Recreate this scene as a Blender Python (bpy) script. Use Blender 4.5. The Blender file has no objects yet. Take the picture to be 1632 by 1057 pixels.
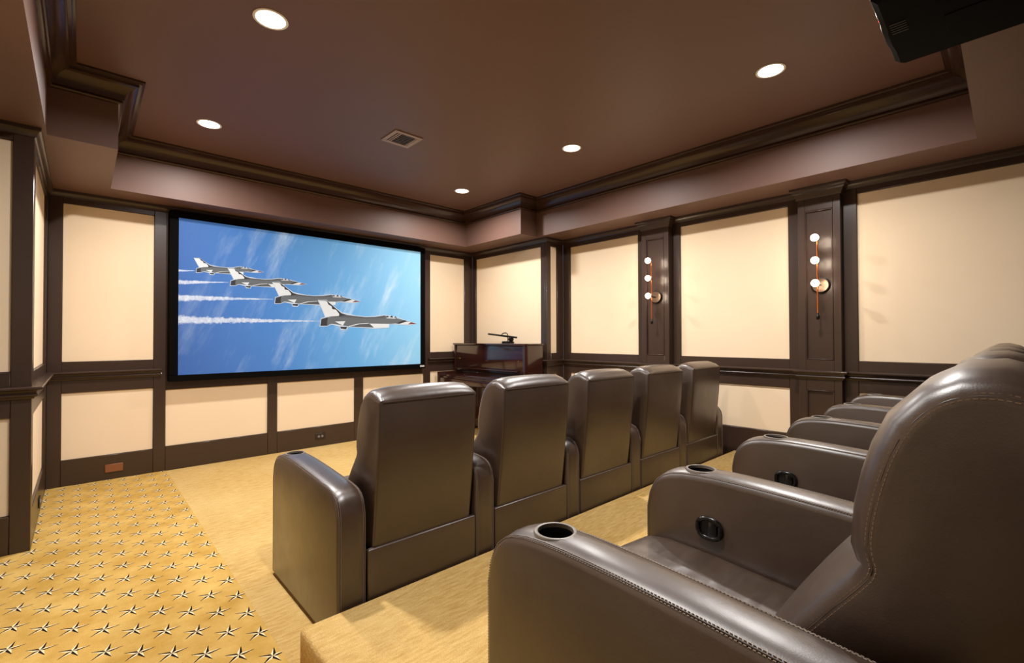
import bpy, bmesh, math, random
from mathutils import Vector, Matrix

random.seed(7)
scene = bpy.context.scene
COL = scene.collection
PI = math.pi

# ------------------------------------------------------------------ camera
CAM_F, YAW, PITCH, ROLL = 737.45, math.radians(42.844), math.radians(0.7595), math.radians(-0.159)
cam = bpy.data.cameras.new('camera')
cam_o = bpy.data.objects.new('camera', cam)
COL.objects.link(cam_o)
cam.sensor_fit = 'HORIZONTAL'
cam.sensor_width = 36.0
cam.lens = CAM_F / 1632.0 * 36.0
cam.clip_start = 0.02
cam.clip_end = 60
_f = Vector((math.sin(YAW) * math.cos(PITCH), math.cos(YAW) * math.cos(PITCH), math.sin(PITCH)))
_r = Vector((math.cos(YAW), -math.sin(YAW), 0))
_u = _r.cross(_f)
_r2 = math.cos(ROLL) * _r + math.sin(ROLL) * _u
_u2 = -math.sin(ROLL) * _r + math.cos(ROLL) * _u
cam_o.matrix_world = Matrix(((_r2.x, _u2.x, -_f.x, 0.0), (_r2.y, _u2.y, -_f.y, 0.0), (_r2.z, _u2.z, -_f.z, 1.3), (0, 0, 0, 1)))
scene.camera = cam_o

# ------------------------------------------------------------------ world, exposure
world = bpy.data.worlds.new('world')
scene.world = world
world.use_nodes = True
world.node_tree.nodes['Background'].inputs[0].default_value = (1.0, 0.93, 0.85, 1)
world.node_tree.nodes['Background'].inputs[1].default_value = 0.08
vs = scene.view_settings
vs.view_transform = 'Standard'
vs.look = 'None'
vs.gamma = 1.0
vs.use_curve_mapping = False
vs.exposure = 0.0
DOWNLIGHT_W = 47.0
DOWNLIGHT_COL = (1.0, 0.96, 0.92)
BULB_W = 6.0

# ------------------------------------------------------------------ helpers
def srgb(r, g, b):
    def c(v):
        v /= 255.0
        return v / 12.92 if v <= 0.04045 else ((v + 0.055) / 1.055) ** 2.4
    return (c(r), c(g), c(b), 1.0)

class NT:
    def __init__(self, m):
        self.nt = m.node_tree
    def n(self, t, **kw):
        nd = self.nt.nodes.new(t)
        for k, v in kw.items():
            setattr(nd, k, v)
        return nd
    def put(self, sock, v):
        if hasattr(v, 'is_output') or isinstance(v, bpy.types.NodeSocket):
            self.nt.links.new(v, sock)
        else:
            sock.default_value = v
    def m(self, op, a, b=0.0, c=0.0, clamp=False):
        nd = self.n('ShaderNodeMath', operation=op, use_clamp=clamp)
        self.put(nd.inputs[0], a); self.put(nd.inputs[1], b); self.put(nd.inputs[2], c)
        return nd.outputs[0]
    def mix(self, fac, a, b):
        nd = self.n('ShaderNodeMix', data_type='RGBA')
        self.put(nd.inputs[0], fac); self.put(nd.inputs[6], a); self.put(nd.inputs[7], b)
        return nd.outputs[2]
    def obj(self):
        return self.n('ShaderNodeTexCoord').outputs['Object']
    def geo(self):
        return self.n('ShaderNodeNewGeometry').outputs['Position']
    def noise(self, vec, scale, detail=3.0, rough=0.5, sc=None):
        if sc:
            mp = self.n('ShaderNodeMapping'); self.put(mp.inputs[0], vec); mp.inputs[3].default_value = sc
            vec = mp.outputs[0]
        nd = self.n('ShaderNodeTexNoise')
        self.put(nd.inputs['Vector'], vec); nd.inputs['Scale'].default_value = scale
        nd.inputs['Detail'].default_value = detail; nd.inputs['Roughness'].default_value = rough
        return nd.outputs[0]
    def ramp(self, v, a, b, lo=0.0, hi=1.0):
        nd = self.n('ShaderNodeMapRange'); nd.clamp = True
        self.put(nd.inputs[0], v)
        nd.inputs[1].default_value = a; nd.inputs[2].default_value = b
        nd.inputs[3].default_value = lo; nd.inputs[4].default_value = hi
        return nd.outputs[0]
    def bump(self, h, strength, dist=0.002):
        nd = self.n('ShaderNodeBump'); self.put(nd.inputs['Height'], h)
        nd.inputs['Strength'].default_value = strength; nd.inputs['Distance'].default_value = dist
        return nd.outputs[0]

def new_mat(name, col, rough=0.5, metal=0.0, spec=0.5, coat=0.0, emit=None, estr=0.0):
    m = bpy.data.materials.new(name)
    m.use_nodes = True
    p = m.node_tree.nodes['Principled BSDF']
    p.inputs['Base Color'].default_value = col
    p.inputs['Roughness'].default_value = rough
    p.inputs['Metallic'].default_value = metal
    p.inputs['Specular IOR Level'].default_value = spec
    p.inputs['Coat Weight'].default_value = coat
    p.inputs['Coat Roughness'].default_value = 0.08
    if emit:
        p.inputs['Emission Color'].default_value = emit
        p.inputs['Emission Strength'].default_value = estr
    return m, p, NT(m)

# ------------------------------------------------------------------ materials
# leather
LEATHER, p, t = new_mat('taupe_leather', srgb(92, 74, 60), 0.36, spec=0.6, coat=0.7)
p.inputs['Coat Roughness'].default_value = 0.36
o = t.obj()
n1 = t.noise(o, 9.0, 3)
n2 = t.noise(o, 420.0, 2)
t.put(p.inputs['Base Color'], t.mix(n1, srgb(53, 37, 27), srgb(62, 45, 34)))
t.put(p.inputs['Roughness'], t.ramp(n1, 0.3, 0.7, 0.34, 0.42))
t.put(p.inputs['Normal'], t.bump(t.m('ADD', t.m('MULTIPLY', n2, 0.07), n1), 0.5, 0.006))
# wrinkled seat leather
LEATHER_SEAT, p, t = new_mat('creased_leather', srgb(96, 78, 64), 0.38, spec=0.6, coat=0.7)
p.inputs['Coat Roughness'].default_value = 0.36
o = t.obj()
n1 = t.noise(o, 7.0, 1.0, 0.4, (1.0, 2.6, 1.0))
n2 = t.noise(o, 420.0, 2)
t.put(p.inputs['Base Color'], t.mix(n1, srgb(62, 48, 38), srgb(74, 58, 47)))
t.put(p.inputs['Normal'], t.bump(t.m('ADD', t.m('MULTIPLY', n2, 0.02), n1), 0.9, 0.02))
THREAD = new_mat('tan_thread', srgb(150, 131, 115), 0.8)[0]
SEAM = new_mat('leather_welt', srgb(62, 48, 38), 0.45)[0]
BLACK_PLASTIC = new_mat('black_plastic', srgb(14, 12, 11), 0.22)[0]
CUP_RIM = new_mat('grey_cup_rim', srgb(112, 104, 96), 0.3)[0]
CUP_IN = new_mat('black_cup_lining', srgb(8, 7, 6), 0.5)[0]
# painted woodwork
WOOD, p, t = new_mat('dark_brown_woodwork', srgb(66, 48, 38), 0.28, spec=0.5)
n1 = t.noise(t.geo(), 3.0, 1)
t.put(p.inputs['Base Color'], t.mix(n1, srgb(56, 41, 33), srgb(59, 43, 35)))
# ceiling paint
CEIL, p, t = new_mat('brown_ceiling_paint', srgb(112, 82, 68), 0.5, spec=0.4)
n1 = t.noise(t.geo(), 1.1, 2)
t.put(p.inputs['Base Color'], t.mix(n1, srgb(104, 77, 67), srgb(110, 82, 71)))
n2 = t.noise(t.geo(), 160.0, 2)
t.put(p.inputs['Normal'], t.bump(n2, 0.08, 0.002))
CROWN, p, t = new_mat('gloss_brown_crown', srgb(62, 43, 35), 0.2, spec=0.38)
# wall fabric
FABRIC, p, t = new_mat('cream_wall_fabric', srgb(238, 216, 184), 0.92, spec=0.15)
o = t.geo()
n1 = t.noise(o, 2.0, 2)
t.put(p.inputs['Base Color'], t.mix(n1, srgb(229, 206, 175), srgb(234, 213, 184)))
t.put(p.inputs['Normal'], t.bump(t.noise(o, 500.0, 2), 0.15, 0.001))
# plain golden carpet
CARPET, p, t = new_mat('golden_cut_pile_carpet', srgb(214, 176, 104), 0.95, spec=0.1)
o = t.geo()
rib = t.noise(o, 62.0, 3, 0.6, (0.22, 1.0, 1.0))
tuft = t.noise(o, 240.0, 3, 0.7)
patch = t.noise(o, 1.3, 3)
c1 = t.mix(t.ramp(rib, 0.3, 0.7), srgb(196, 156, 88), srgb(224, 192, 126))
c2 = t.mix(t.ramp(patch, 0.4, 0.7, 0.0, 0.35), c1, srgb(238, 212, 150))
c3 = t.mix(t.ramp(tuft, 0.35, 0.6, 0.35, 0.0), c2, srgb(158, 112, 56))
t.put(p.inputs['Base Color'], c3)
t.put(p.inputs['Normal'], t.bump(t.m('ADD', tuft, t.m('MULTIPLY', rib, 0.8)), 0.8, 0.008))
# star carpet: nautical stars woven on a diagonal lattice
STARS, p, t = new_mat('star_pattern_carpet', srgb(206, 164, 84), 0.95, spec=0.1)
pos = t.geo()
sx = t.n('ShaderNodeSeparateXYZ'); t.put(sx.inputs[0], pos)
dx = t.m('SUBTRACT', sx.outputs[0], 0.578)
dy = t.m('SUBTRACT', sx.outputs[1], 2.064)
s_ = t.m('DIVIDE', t.m('ADD', dx, dy), 0.2)
d_ = t.m('DIVIDE', t.m('SUBTRACT', dx, dy), 0.2)
fs = t.m('SUBTRACT', s_, t.m('ROUND', s_))
fd = t.m('SUBTRACT', d_, t.m('ROUND', d_))
lx = t.m('MULTIPLY', t.m('ADD', fs, fd), 0.1)
ly = t.m('MULTIPLY', t.m('SUBTRACT', fs, fd), 0.1)
ang = t.m('DIVIDE', t.m('SUBTRACT', t.m('ARCTAN2', ly, lx), math.radians(70)), math.radians(72))
g = t.m('SUBTRACT', ang, t.m('ROUND', ang))
phi = t.m('MULTIPLY', t.m('ABSOLUTE', g), math.radians(72))
rr = t.m('SQRT', t.m('ADD', t.m('MULTIPLY', lx, lx), t.m('MULTIPLY', ly, ly)))
TIP, INN = 0.058, 0.0165
k = (TIP - INN * math.cos(math.radians(36))) / (INN * math.sin(math.radians(36)))
edge = t.m('ADD', t.m('MULTIPLY', rr, t.m('COSINE', phi)), t.m('MULTIPLY', t.m('MULTIPLY', rr, t.m('SINE', phi)), k))
inside = t.m('LESS_THAN', edge, TIP)
dark = t.m('LESS_THAN', g, 0.035)
wob = t.noise(pos, 5.0, 4, 0.6)
tuft = t.noise(pos, 260.0, 3, 0.7)
base = t.mix(t.ramp(wob, 0.35, 0.7), srgb(186, 146, 70), srgb(212, 176, 102))
base = t.mix(t.ramp(tuft, 0.35, 0.6, 0.22, 0.0), base, srgb(150, 106, 46))
star = t.mix(dark, srgb(234, 214, 172), srgb(30, 21, 18))
t.put(p.inputs['Base Color'], t.mix(inside, base, star))
t.put(p.inputs['Normal'], t.bump(tuft, 0.6, 0.006))
# others
BLACK_VELVET = new_mat('black_screen_frame', srgb(7, 6, 6), 0.8, spec=0.05)[0]
BADGE = new_mat('pale_badge', srgb(214, 214, 216), 0.4)[0]
MAHOGANY, p, t = new_mat('polished_mahogany', srgb(62, 22, 16), 0.16, coat=0.6)
n1 = t.noise(t.geo(), 6.0, 4, 0.6, (1.0, 0.25, 6.0))
t.put(p.inputs['Base Color'], t.mix(n1, srgb(34, 14, 10), srgb(54, 23, 16)))
BRASS = new_mat('brass', srgb(205, 160, 80), 0.25, 1.0)[0]
COPPER = new_mat('copper_rod', srgb(222, 120, 66), 0.28, 1.0)[0]
BLACK_METAL = new_mat('black_metal', srgb(24, 20, 18), 0.35, 0.6)[0]
PLATE_METAL = new_mat('brushed_backplate', srgb(120, 100, 84), 0.3, 0.8)[0]
BULB = new_mat('lit_globe', (1, 1, 1, 1), 0.3, emit=(1.0, 0.86, 0.68, 1), estr=16.0)[0]
DIFFUSER = new_mat('lit_diffuser', (1, 1, 1, 1), 0.4, emit=(1.0, 0.96, 0.9, 1), estr=7.0)[0]
WHITE_TRIM = new_mat('white_trim_ring', srgb(240, 236, 230), 0.4)[0]
VENT_PAINT = new_mat('taupe_vent_paint', srgb(158, 136, 122), 0.45)[0]
VENT_DARK = new_mat('dark_duct', srgb(20, 14, 11), 0.8)[0]
COVER_BROWN = new_mat('brown_cover_plate', srgb(128, 78, 48), 0.4)[0]
OUTLET_DARK = new_mat('dark_outlet', srgb(38, 30, 28), 0.35)[0]
OUTLET_SLOT = new_mat('outlet_slot', srgb(120, 112, 116), 0.4)[0]
PROJ = new_mat('black_projector_shell', srgb(4, 3, 3), 0.55, spec=0.03)[0]
PROJ_EDGE = new_mat('pale_projector_edge_glint', srgb(190, 176, 160), 0.3)[0]  # pale colour paints the lit rim of the black shell
LENS = new_mat('lens_glass', srgb(20, 22, 34), 0.05, coat=1.0)[0]
RED_LED = new_mat('red_led', srgb(200, 40, 40), 0.4, emit=(1, 0.1, 0.1, 1), estr=1.5)[0]

# ------------------------------------------------------------------ mesh helpers
def link(o, parent=None):
    COL.objects.link(o)
    if parent is not None:
        o.parent = parent
    return o

def finish(name, bm, mat, parent=None, smooth=None, recalc=True):
    if recalc:
        bmesh.ops.recalc_face_normals(bm, faces=bm.faces[:])
    me = bpy.data.meshes.new(name)
    bm.to_mesh(me); bm.free()
    mats = mat if isinstance(mat, (list, tuple)) else [mat]
    for m in mats:
        me.materials.append(m)
    if smooth is not None:
        for q in me.polygons:
            q.use_smooth = True
        me.set_sharp_from_angle(angle=math.radians(smooth))
    return link(bpy.data.objects.new(name, me), parent)

def empty(name, loc, rz=0.0):
    o = bpy.data.objects.new(name, None)
    o.empty_display_size = 0.1
    o.location = loc; o.rotation_euler = (0, 0, rz)
    return link(o)

def tag(o, label=None, cat=None, group=None, kind=None):
    if label: o['label'] = label
    if cat: o['category'] = cat
    if group: o['group'] = group
    if kind: o['kind'] = kind
    return o

def box(bm, x0, x1, y0, y1, z0, z1, mi=0, bevel=0.0, seg=1):
    x0, x1 = min(x0, x1), max(x0, x1); y0, y1 = min(y0, y1), max(y0, y1)
    b = bmesh.new() if bevel else bm
    v = [b.verts.new(c) for c in ((x0, y0, z0), (x1, y0, z0), (x1, y1, z0), (x0, y1, z0), (x0, y0, z1), (x1, y0, z1), (x1, y1, z1), (x0, y1, z1))]
    for f in ((0, 3, 2, 1), (4, 5, 6, 7), (0, 1, 5, 4), (1, 2, 6, 5), (2, 3, 7, 6), (3, 0, 4, 7)):
        fc = b.faces.new([v[i] for i in f]); fc.material_index = mi
    if bevel:
        bmesh.ops.bevel(b, geom=b.edges[:], offset=bevel, segments=seg, affect='EDGES', profile=0.5)
        merge(bm, b, mi)
    return bm

def merge(bm, b, mi=0):
    mp = {}
    for v in b.verts:
        mp[v] = bm.verts.new(v.co)
    for f in b.faces:
        try:
            nf = bm.faces.new([mp[v] for v in f.verts]); nf.material_index = mi
        except ValueError:
            pass
    b.free()

def boxobj(name, x0, x1, y0, y1, z0, z1, mat, parent=None, bevel=0.0, seg=1):
    return finish(name, box(bmesh.new(), x0, x1, y0, y1, z0, z1, 0, bevel, seg), mat, parent, 40 if bevel else None)

def tube(bm, pts, rad, seg=8, closed=False, mi=0):
    pts = [Vector(p) for p in pts]
    n = len(pts); rings = []
    for i, p in enumerate(pts):
        a = pts[(i - 1) % n] if (closed or i > 0) else p
        b = pts[(i + 1) % n] if (closed or i < n - 1) else p
        d = (b - a).normalized()
        up = Vector((0, 0, 1)) if abs(d.z) < 0.9 else Vector((1, 0, 0))
        s = d.cross(up).normalized(); w = s.cross(d)
        r = rad[i] if isinstance(rad, (list, tuple)) else rad
        rings.append([bm.verts.new(p + (s * math.cos(2 * PI * k / seg) + w * math.sin(2 * PI * k / seg)) * r) for k in range(seg)])
    for i in range(n if closed else n - 1):
        A, B = rings[i], rings[(i + 1) % n]
        for k in range(seg):
            f = bm.faces.new((A[k], A[(k + 1) % seg], B[(k + 1) % seg], B[k])); f.material_index = mi
    if not closed:
        f = bm.faces.new(rings[0]); f.material_index = mi
        f = bm.faces.new(rings[-1]); f.material_index = mi
    return bm

def lathe(bm, prof, seg=24, centre=(0, 0, 0), axis='Z', cap=True, mi=0):
    c = Vector(centre); rings = []
    for r, h in prof:
        ring = []
        for k in range(seg):
            a = 2 * PI * k / seg
            x, y = r * math.cos(a), r * math.sin(a)
            q = {'Z': (x, y, h), 'X': (h, x, y), 'Y': (x, h, y)}[axis]
            ring.append(bm.verts.new(c + Vector(q)))
        rings.append(ring)
    for A, B in zip(rings, rings[1:]):
        for k in range(seg):
            f = bm.faces.new((A[k], A[(k + 1) % seg], B[(k + 1) % seg], B[k])); f.material_index = mi
    if cap:
        for R_ in (rings[0], rings[-1]):
            f = bm.faces.new(R_); f.material_index = mi
    return bm

def smooth_poly(pts, closed=True, it=1):
    for _ in range(it):
        out = []
        n = len(pts)
        for i in range(n if closed else n - 1):
            a, b = pts[i], pts[(i + 1) % n]
            out += [(a[0] * .75 + b[0] * .25, a[1] * .75 + b[1] * .25), (a[0] * .25 + b[0] * .75, a[1] * .25 + b[1] * .75)]
        if not closed:
            out = [pts[0]] + out + [pts[-1]]
        pts = out
    return pts

def inset(pts, d):
    """move every point of a closed polygon inwards by d (mitre, clamped)"""
    n = len(pts)
    area = sum(pts[i][0] * pts[(i + 1) % n][1] - pts[(i + 1) % n][0] * pts[i][1] for i in range(n))
    sg = 1 if area > 0 else -1
    out = []
    for i in range(n):
        a, b, c = Vector(pts[i - 1]), Vector(pts[i]), Vector(pts[(i + 1) % n])
        e1, e2 = (b - a), (c - b)
        if e1.length < 1e-7 or e2.length < 1e-7:
            out.append(tuple(b)); continue
        n1 = Vector((-e1.y, e1.x)).normalized() * sg
        n2 = Vector((-e2.y, e2.x)).normalized() * sg
        m = n1 + n2
        q = m / max(0.35, m.dot(n1) if m.length > 1e-6 else 1)
        out.append(tuple(b + q * d))
    return out

def loft(bm, prof, slices, crown=None, fac=None):
    """prof: closed (y,z) polygon; slices: (x, inset); crown(x,y,z) -> (dy,dz)"""
    rings = []
    for x, d in slices:
        ps = inset(prof, d)
        ring = []
        for i_, (y, z) in enumerate(ps):
            if fac:
                y = prof[i_][0] + (y - prof[i_][0]) * fac[i_]; z = prof[i_][1] + (z - prof[i_][1]) * fac[i_]
            if crown:
                a, b = crown(x, y, z); y += a; z += b
            ring.append(bm.verts.new((x, y, z)))
        rings.append(ring)
    n = len(prof)
    for A, B in zip(rings, rings[1:]):
        for k in range(n):
            bm.faces.new((A[k], A[(k + 1) % n], B[(k + 1) % n], B[k]))
    bm.faces.new(rings[0]); bm.faces.new(rings[-1])
    return bm

def stitches(bm, path, nrm, off, length=0.0042, pitch=0.0068, w=0.0012, lift=0.0006):
    """small thread dashes along a 3D polyline; nrm(i,p)->(side, up)"""
    pts = [Vector(p) for p in path]
    acc = 0.0
    for a, b in zip(pts, pts[1:]):
        L = (b - a).length
        if L < 1e-6: continue
        d = (b - a) / L
        while acc < L:
            c = a + d * acc
            side, up = nrm(c, d)
            side = Vector(side); up = Vector(up)
            c = c + side * off + up * lift
            h = d * (length / 2); s = side * (w / 2); u = up * 0.0007
            v = [bm.verts.new(c + q) for q in (-h - s - u, h - s - u, h + s - u, -h + s - u, -h - s + u, h - s + u, h + s + u, -h + s + u)]
            for f in ((4, 5, 6, 7), (0, 1, 5, 4), (1, 2, 6, 5), (2, 3, 7, 6), (3, 0, 4, 7)):
                bm.faces.new([v[i] for i in f])
            acc += pitch
        acc -= L
    return bm

# ------------------------------------------------------------------ room dimensions (metres)
FRONT, RIGHT, ALC_R, ALC_L, LEFT, RET = 5.663, 4.743, 4.42, -0.228, -0.55, 4.10
BACK = -1.5
SOF, CEILZ = 2.607, 3.07
PLAT_H, PLAT_Y, PLAT_X = 0.18, 1.885, 0.62

# ------------------------------------------------------------------ floor
fl = boxobj('floor', -0.75, 4.95, BACK, 5.9, -0.12, 0.0, CARPET)
tag(fl, kind='structure')
boxobj('star_carpet', -0.548, 0.612, BACK, RET, 0.0, 0.004, STARS, fl)
boxobj('star_carpet', ALC_L + 0.002, 0.612, RET, FRONT - 0.001, 0.0, 0.004, STARS, fl)
pf = finish('floor_platform', box(bmesh.new(), PLAT_X, RIGHT - 0.001, BACK, PLAT_Y, 0.0, PLAT_H, 0, 0.018, 3), CARPET, None, 50)
tag(pf, kind='structure')

# ------------------------------------------------------------------ walls
def wbox(bm, P, d, n, a0, a1, z0, z1, n0, n1, bevel=0.0):
    p = [P[0] + d[0] * a0 + n[0] * n0, P[1] + d[1] * a0 + n[1] * n0]
    q = [P[0] + d[0] * a1 + n[0] * n1, P[1] + d[1] * a1 + n[1] * n1]
    return box(bm, p[0], q[0], p[1], q[1], z0, z1, 0, bevel)

RAIL_PROF = [(0.0, 0.932), (0.010, 0.934), (0.014, 0.944), (0.024, 0.948), (0.030, 0.957), (0.024, 0.966), (0.020, 0.972), (0.026, 0.984), (0.044, 0.988), (0.050, 0.994), (0.050, 1.002), (0.044, 1.007), (0.0, 1.008)]
TOP_PROF = [(0.0, 2.545), (0.008, 2.548), (0.010, 2.562), (0.022, 2.580), (0.030, 2.584), (0.032, 2.606), (0.0, 2.606)]

def profile_run(name, P, d, n, a0, a1, prof, mat, parent, m0=0.0, m1=0.0):
    """extrude a (normal, z) profile along a wall; m0, m1 = mitre slope at each end"""
    bm = bmesh.new(); rings = []
    for a, m in ((a0, m0), (a1, m1)):
        rings.append([bm.verts.new((P[0] + d[0] * (a + m * o) + n[0] * o, P[1] + d[1] * (a + m * o) + n[1] * o, z)) for o, z in prof])
    k = len(prof)
    for i in range(k):
        bm.faces.new((rings[0][i], rings[0][(i + 1) % k], rings[1][(i + 1) % k], rings[1][i]))
    bm.faces.new(rings[0]); bm.faces.new(rings[1])
    return finish(name, bm, mat, parent, 35)

def wall(name, P, d, n, length, cols, rails, tops, stile0=0.0, ztop=SOF, thick=0.10, s0=0.0, s1=0.0):
    """cols: (a0, a1, [(z0,z1),...]) panel openings; the woodwork stands 18 mm proud of the fabric"""
    bm = bmesh.new()
    wbox(bm, P, d, n, s0, length - s1, 0.0, ztop + 0.3, -thick, -0.030)
    root = tag(finish(name, bm, WOOD), kind='structure')
    edges = [0.0]
    for a0, a1, _ in cols:
        edges += [a0, a1]
    edges.append(length)
    for i in range(0, len(edges), 2):
        if edges[i + 1] - edges[i] > 0.004:
            finish('stile', wbox(bmesh.new(), P, d, n, max(edges[i], stile0), edges[i + 1], 0.0, ztop, -0.030, 0.0, 0.003), WOOD, root, 40)
    for a0, a1, zs in cols:
        z = 0.0
        for z0, z1 in zs:
            finish('rail', wbox(bmesh.new(), P, d, n, a0, a1, z, z0, -0.030, -0.001, 0.003), WOOD, root, 40)
            finish('fabric_panel', wbox(bmesh.new(), P, d, n, a0 + 0.001, a1 - 0.001, z0 + 0.001, z1 - 0.001, -0.029, -0.017, 0.002), FABRIC, root, 40)
            z = z1
        finish('rail', wbox(bmesh.new(), P, d, n, a0, a1, z, ztop, -0.030, -0.001, 0.003), WOOD, root, 40)
    for a0, a1, m0, m1 in rails:
        profile_run('chair_rail', P, d, n, a0, a1, RAIL_PROF, WOOD, root, m0, m1)
    for a0, a1, m0, m1 in tops:
        profile_run('top_molding', P, d, n, a0, a1, TOP_PROF, WOOD, root, m0, m1)
    return root

UP, LO = (1.094, 2.501), (0.229, 0.821)
# front wall: along +X, faces -Y
x0 = ALC_L
W_FRONT = wall('wall_front', (x0, FRONT), (1, 0), (0, -1), ALC_R - x0,
     [(-0.136 - x0, 0.505 - x0, [LO, UP]), (0.601 - x0, 1.523 - x0, [(0.237, 0.795)]), (1.621 - x0, 2.531 - x0, [(0.237, 0.795)]),
      (2.645 - x0, 3.544 - x0, [(0.237, 0.795)]), (3.654 - x0, 4.268 - x0, [LO, UP])],
     [(0.0, 0.565 - x0, 1, 0), (3.615 - x0, ALC_R - x0, 0, -1)], [(0.0, ALC_R - x0, 1, -1)])
# alcove side walls
W_ALCL = wall('wall_alcove_left', (ALC_L, RET), (0, 1), (1, 0), FRONT - RET, [(0.13, 1.40, [LO, UP])], [(0, FRONT - RET, -1, -1)], [(0, FRONT - RET, -1, -1)], thick=0.10, s0=0.04, stile0=0.032)
W_ALCR = wall('wall_alcove_right', (ALC_R, RET), (0, 1), (-1, 0), FRONT - RET, [(0.108, 1.481, [LO, UP])], [(0, FRONT - RET, -1, -1)], [(0, FRONT - RET, -1, -1)], thick=0.10, s0=0.04, stile0=0.032)
# short returns that narrow the screen alcove, facing -Y
W_RETL = wall('wall_return_left', (LEFT, RET), (1, 0), (0, -1), ALC_L - LEFT, [(0.07, 0.232, [(0.233, 0.823), (1.10, 2.508)])], [(0, ALC_L - LEFT, 1, 1)], [(0, ALC_L - LEFT, 1, 1)], s1=0.035)
W_RETR = wall('wall_return_right', (ALC_R, RET), (1, 0), (0, -1), RIGHT - ALC_R, [(0.08, 0.206, [(0.233, 0.823), UP])], [(0, RIGHT - ALC_R, -1, -1)], [(0, RIGHT - ALC_R, -1, -1)], s0=0.035)
# right wall: along +Y, faces -X
LOR = (0.414, 0.835)
y0 = BACK
pil = [(2.520, 2.851), (0.964, 1.280)]
W_RIGHT = wall('wall_right', (RIGHT, y0), (0, 1), (-1, 0), RET - y0,
     [(-0.19 - y0, 0.867 - y0, [LOR, UP]), (1.382 - y0, 2.432 - y0, [LOR, UP]), (2.951 - y0, 3.978 - y0, [LOR, UP])],
     [(0, pil[1][0] - y0, 0, 0), (pil[1][1] - y0, pil[0][0] - y0, 0, 0), (pil[0][1] - y0, RET - y0, 0, -1)],
     [(0, pil[1][0] - y0, 0, 0), (pil[1][1] - y0, pil[0][0] - y0, 0, 0), (pil[0][1] - y0, RET - y0, 0, -1)])
W_LEFT = wall('wall_left', (LEFT, y0), (0, 1), (1, 0), RET - y0, [(0.5, 1.6, [LO, UP]), (1.9, 3.0, [LO, UP]), (3.3, 4.4, [LO, UP])],
     [(0, RET - y0, 0, -1)], [(0, RET - y0, 0, -1)])

# pilasters on the right wall
PX = 4.660
CAP_PROF = [(0.0, 2.505), (0.008, 2.507), (0.010, 2.522), (0.022, 2.540), (0.026, 2.556), (0.036, 2.562), (0.040, 2.580), (0.052, 2.586), (0.054, 2.606), (0.0, 2.606)]
def frame_wrap(name, ya, yb, prof, parent, mat=WOOD):
    """profile wrapped round the three free sides of a pilaster"""
    bm = bmesh.new(); rings = []
    for (px, py, ox, oy) in ((RIGHT - 0.002, ya, 0, -1), (PX, ya, -1, -1), (PX, yb, -1, 1), (RIGHT - 0.002, yb, 0, 1)):
        rings.append([bm.verts.new((px + ox * o_, py + oy * o_, z)) for o_, z in prof])
    k_ = len(prof)
    for A, B in zip(rings, rings[1:]):
        for i in range(k_):
            bm.faces.new((A[i], A[(i + 1) % k_], B[(i + 1) % k_], B[i]))
    bm.faces.new(rings[0]); bm.faces.new(rings[-1])
    return finish(name, bm, mat, parent, 35)

def panel_frame(bm, yA, yB, zA, zB, w=0.010, proud=0.006):
    for (a, b, c, d2) in ((yA, yB, zA, zA + w), (yA, yB, zB - w, zB), (yA, yA + w, zA + w, zB - w), (yB - w, yB, zA + w, zB - w)):
        box(bm, PX - proud, PX + 0.001, a, b, c, d2, 0, 0.0025)

for ya, yb in pil:
    base_z = PLAT_H if ya < PLAT_Y else 0.0
    yA, yB = ya + 0.055, yb - 0.055
    bm = bmesh.new()
    # shaft face built as a frame round two sunk fields
    box(bm, PX + 0.014, RIGHT - 0.001, ya, yb, base_z, SOF - 0.001)
    for (a, b, c, d2) in ((ya, yA, base_z, SOF - 0.001), (yB, yb, base_z, SOF - 0.001), (yA, yB, base_z, 0.40), (yA, yB, 0.84, 1.10), (yA, yB, 2.40, SOF - 0.001)):
        box(bm, PX, PX + 0.0145, a, b, c, d2, 0, 0.002)
    sh = finish('pilaster', bm, WOOD, W_RIGHT, 40)
    bm = bmesh.new()
    for zA, zB in ((0.40, 0.84), (1.10, 2.40)):
        for (a, b, c, d2) in ((yA, yB, zA, zA + 0.010), (yA, yB, zB - 0.010, zB), (yA, yA + 0.010, zA, zB), (yB - 0.010, yB, zA, zB)):
            box(bm, PX - 0.003, PX + 0.016, a, b, c, d2, 0, 0.003)
    finish('panel_molding', bm, WOOD, sh, 40)
    frame_wrap('cap', ya, yb, CAP_PROF, sh)
    frame_wrap('chair_rail', ya, yb, [(o_ * 0.8, z) for o_, z in RAIL_PROF], sh)

# ------------------------------------------------------------------ tray ceiling
bm = bmesh.new()
box(bm, LEFT - 0.2, RIGHT + 0.2, BACK, 5.9, CEILZ, CEILZ + 0.12)
CE = tag(finish('ceiling', bm, CEIL), kind='structure')
TL0, TL, TR, TA, TB, TN, TF = -0.178, 0.169, 4.315, 4.03, 0.138, 4.178, 5.31
bm = bmesh.new()
for a in ((TR, RIGHT + 0.2, BACK, 5.9), (LEFT - 0.2, TL0, BACK, 5.9), (TL0, TR, TF, 5.9), (TL0, TL, TN, TF), (TA, TR, TN, TF), (TL0, TR, BACK, TB)):
    box(bm, a[0], a[1], a[2], a[3], SOF, CEILZ)
finish('soffit', bm, CEIL, CE)
loop = [((TL0, TB), (1, 1)), ((TR, TB), (-1, 1)), ((TR, TN), (-1, -1)), ((TA, TN), (-1, -1)), ((TA, TF), (-1, -1)), ((TL, TF), (1, -1)), ((TL, TN), (1, -1)), ((TL0, TN), (1, -1))]
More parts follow.
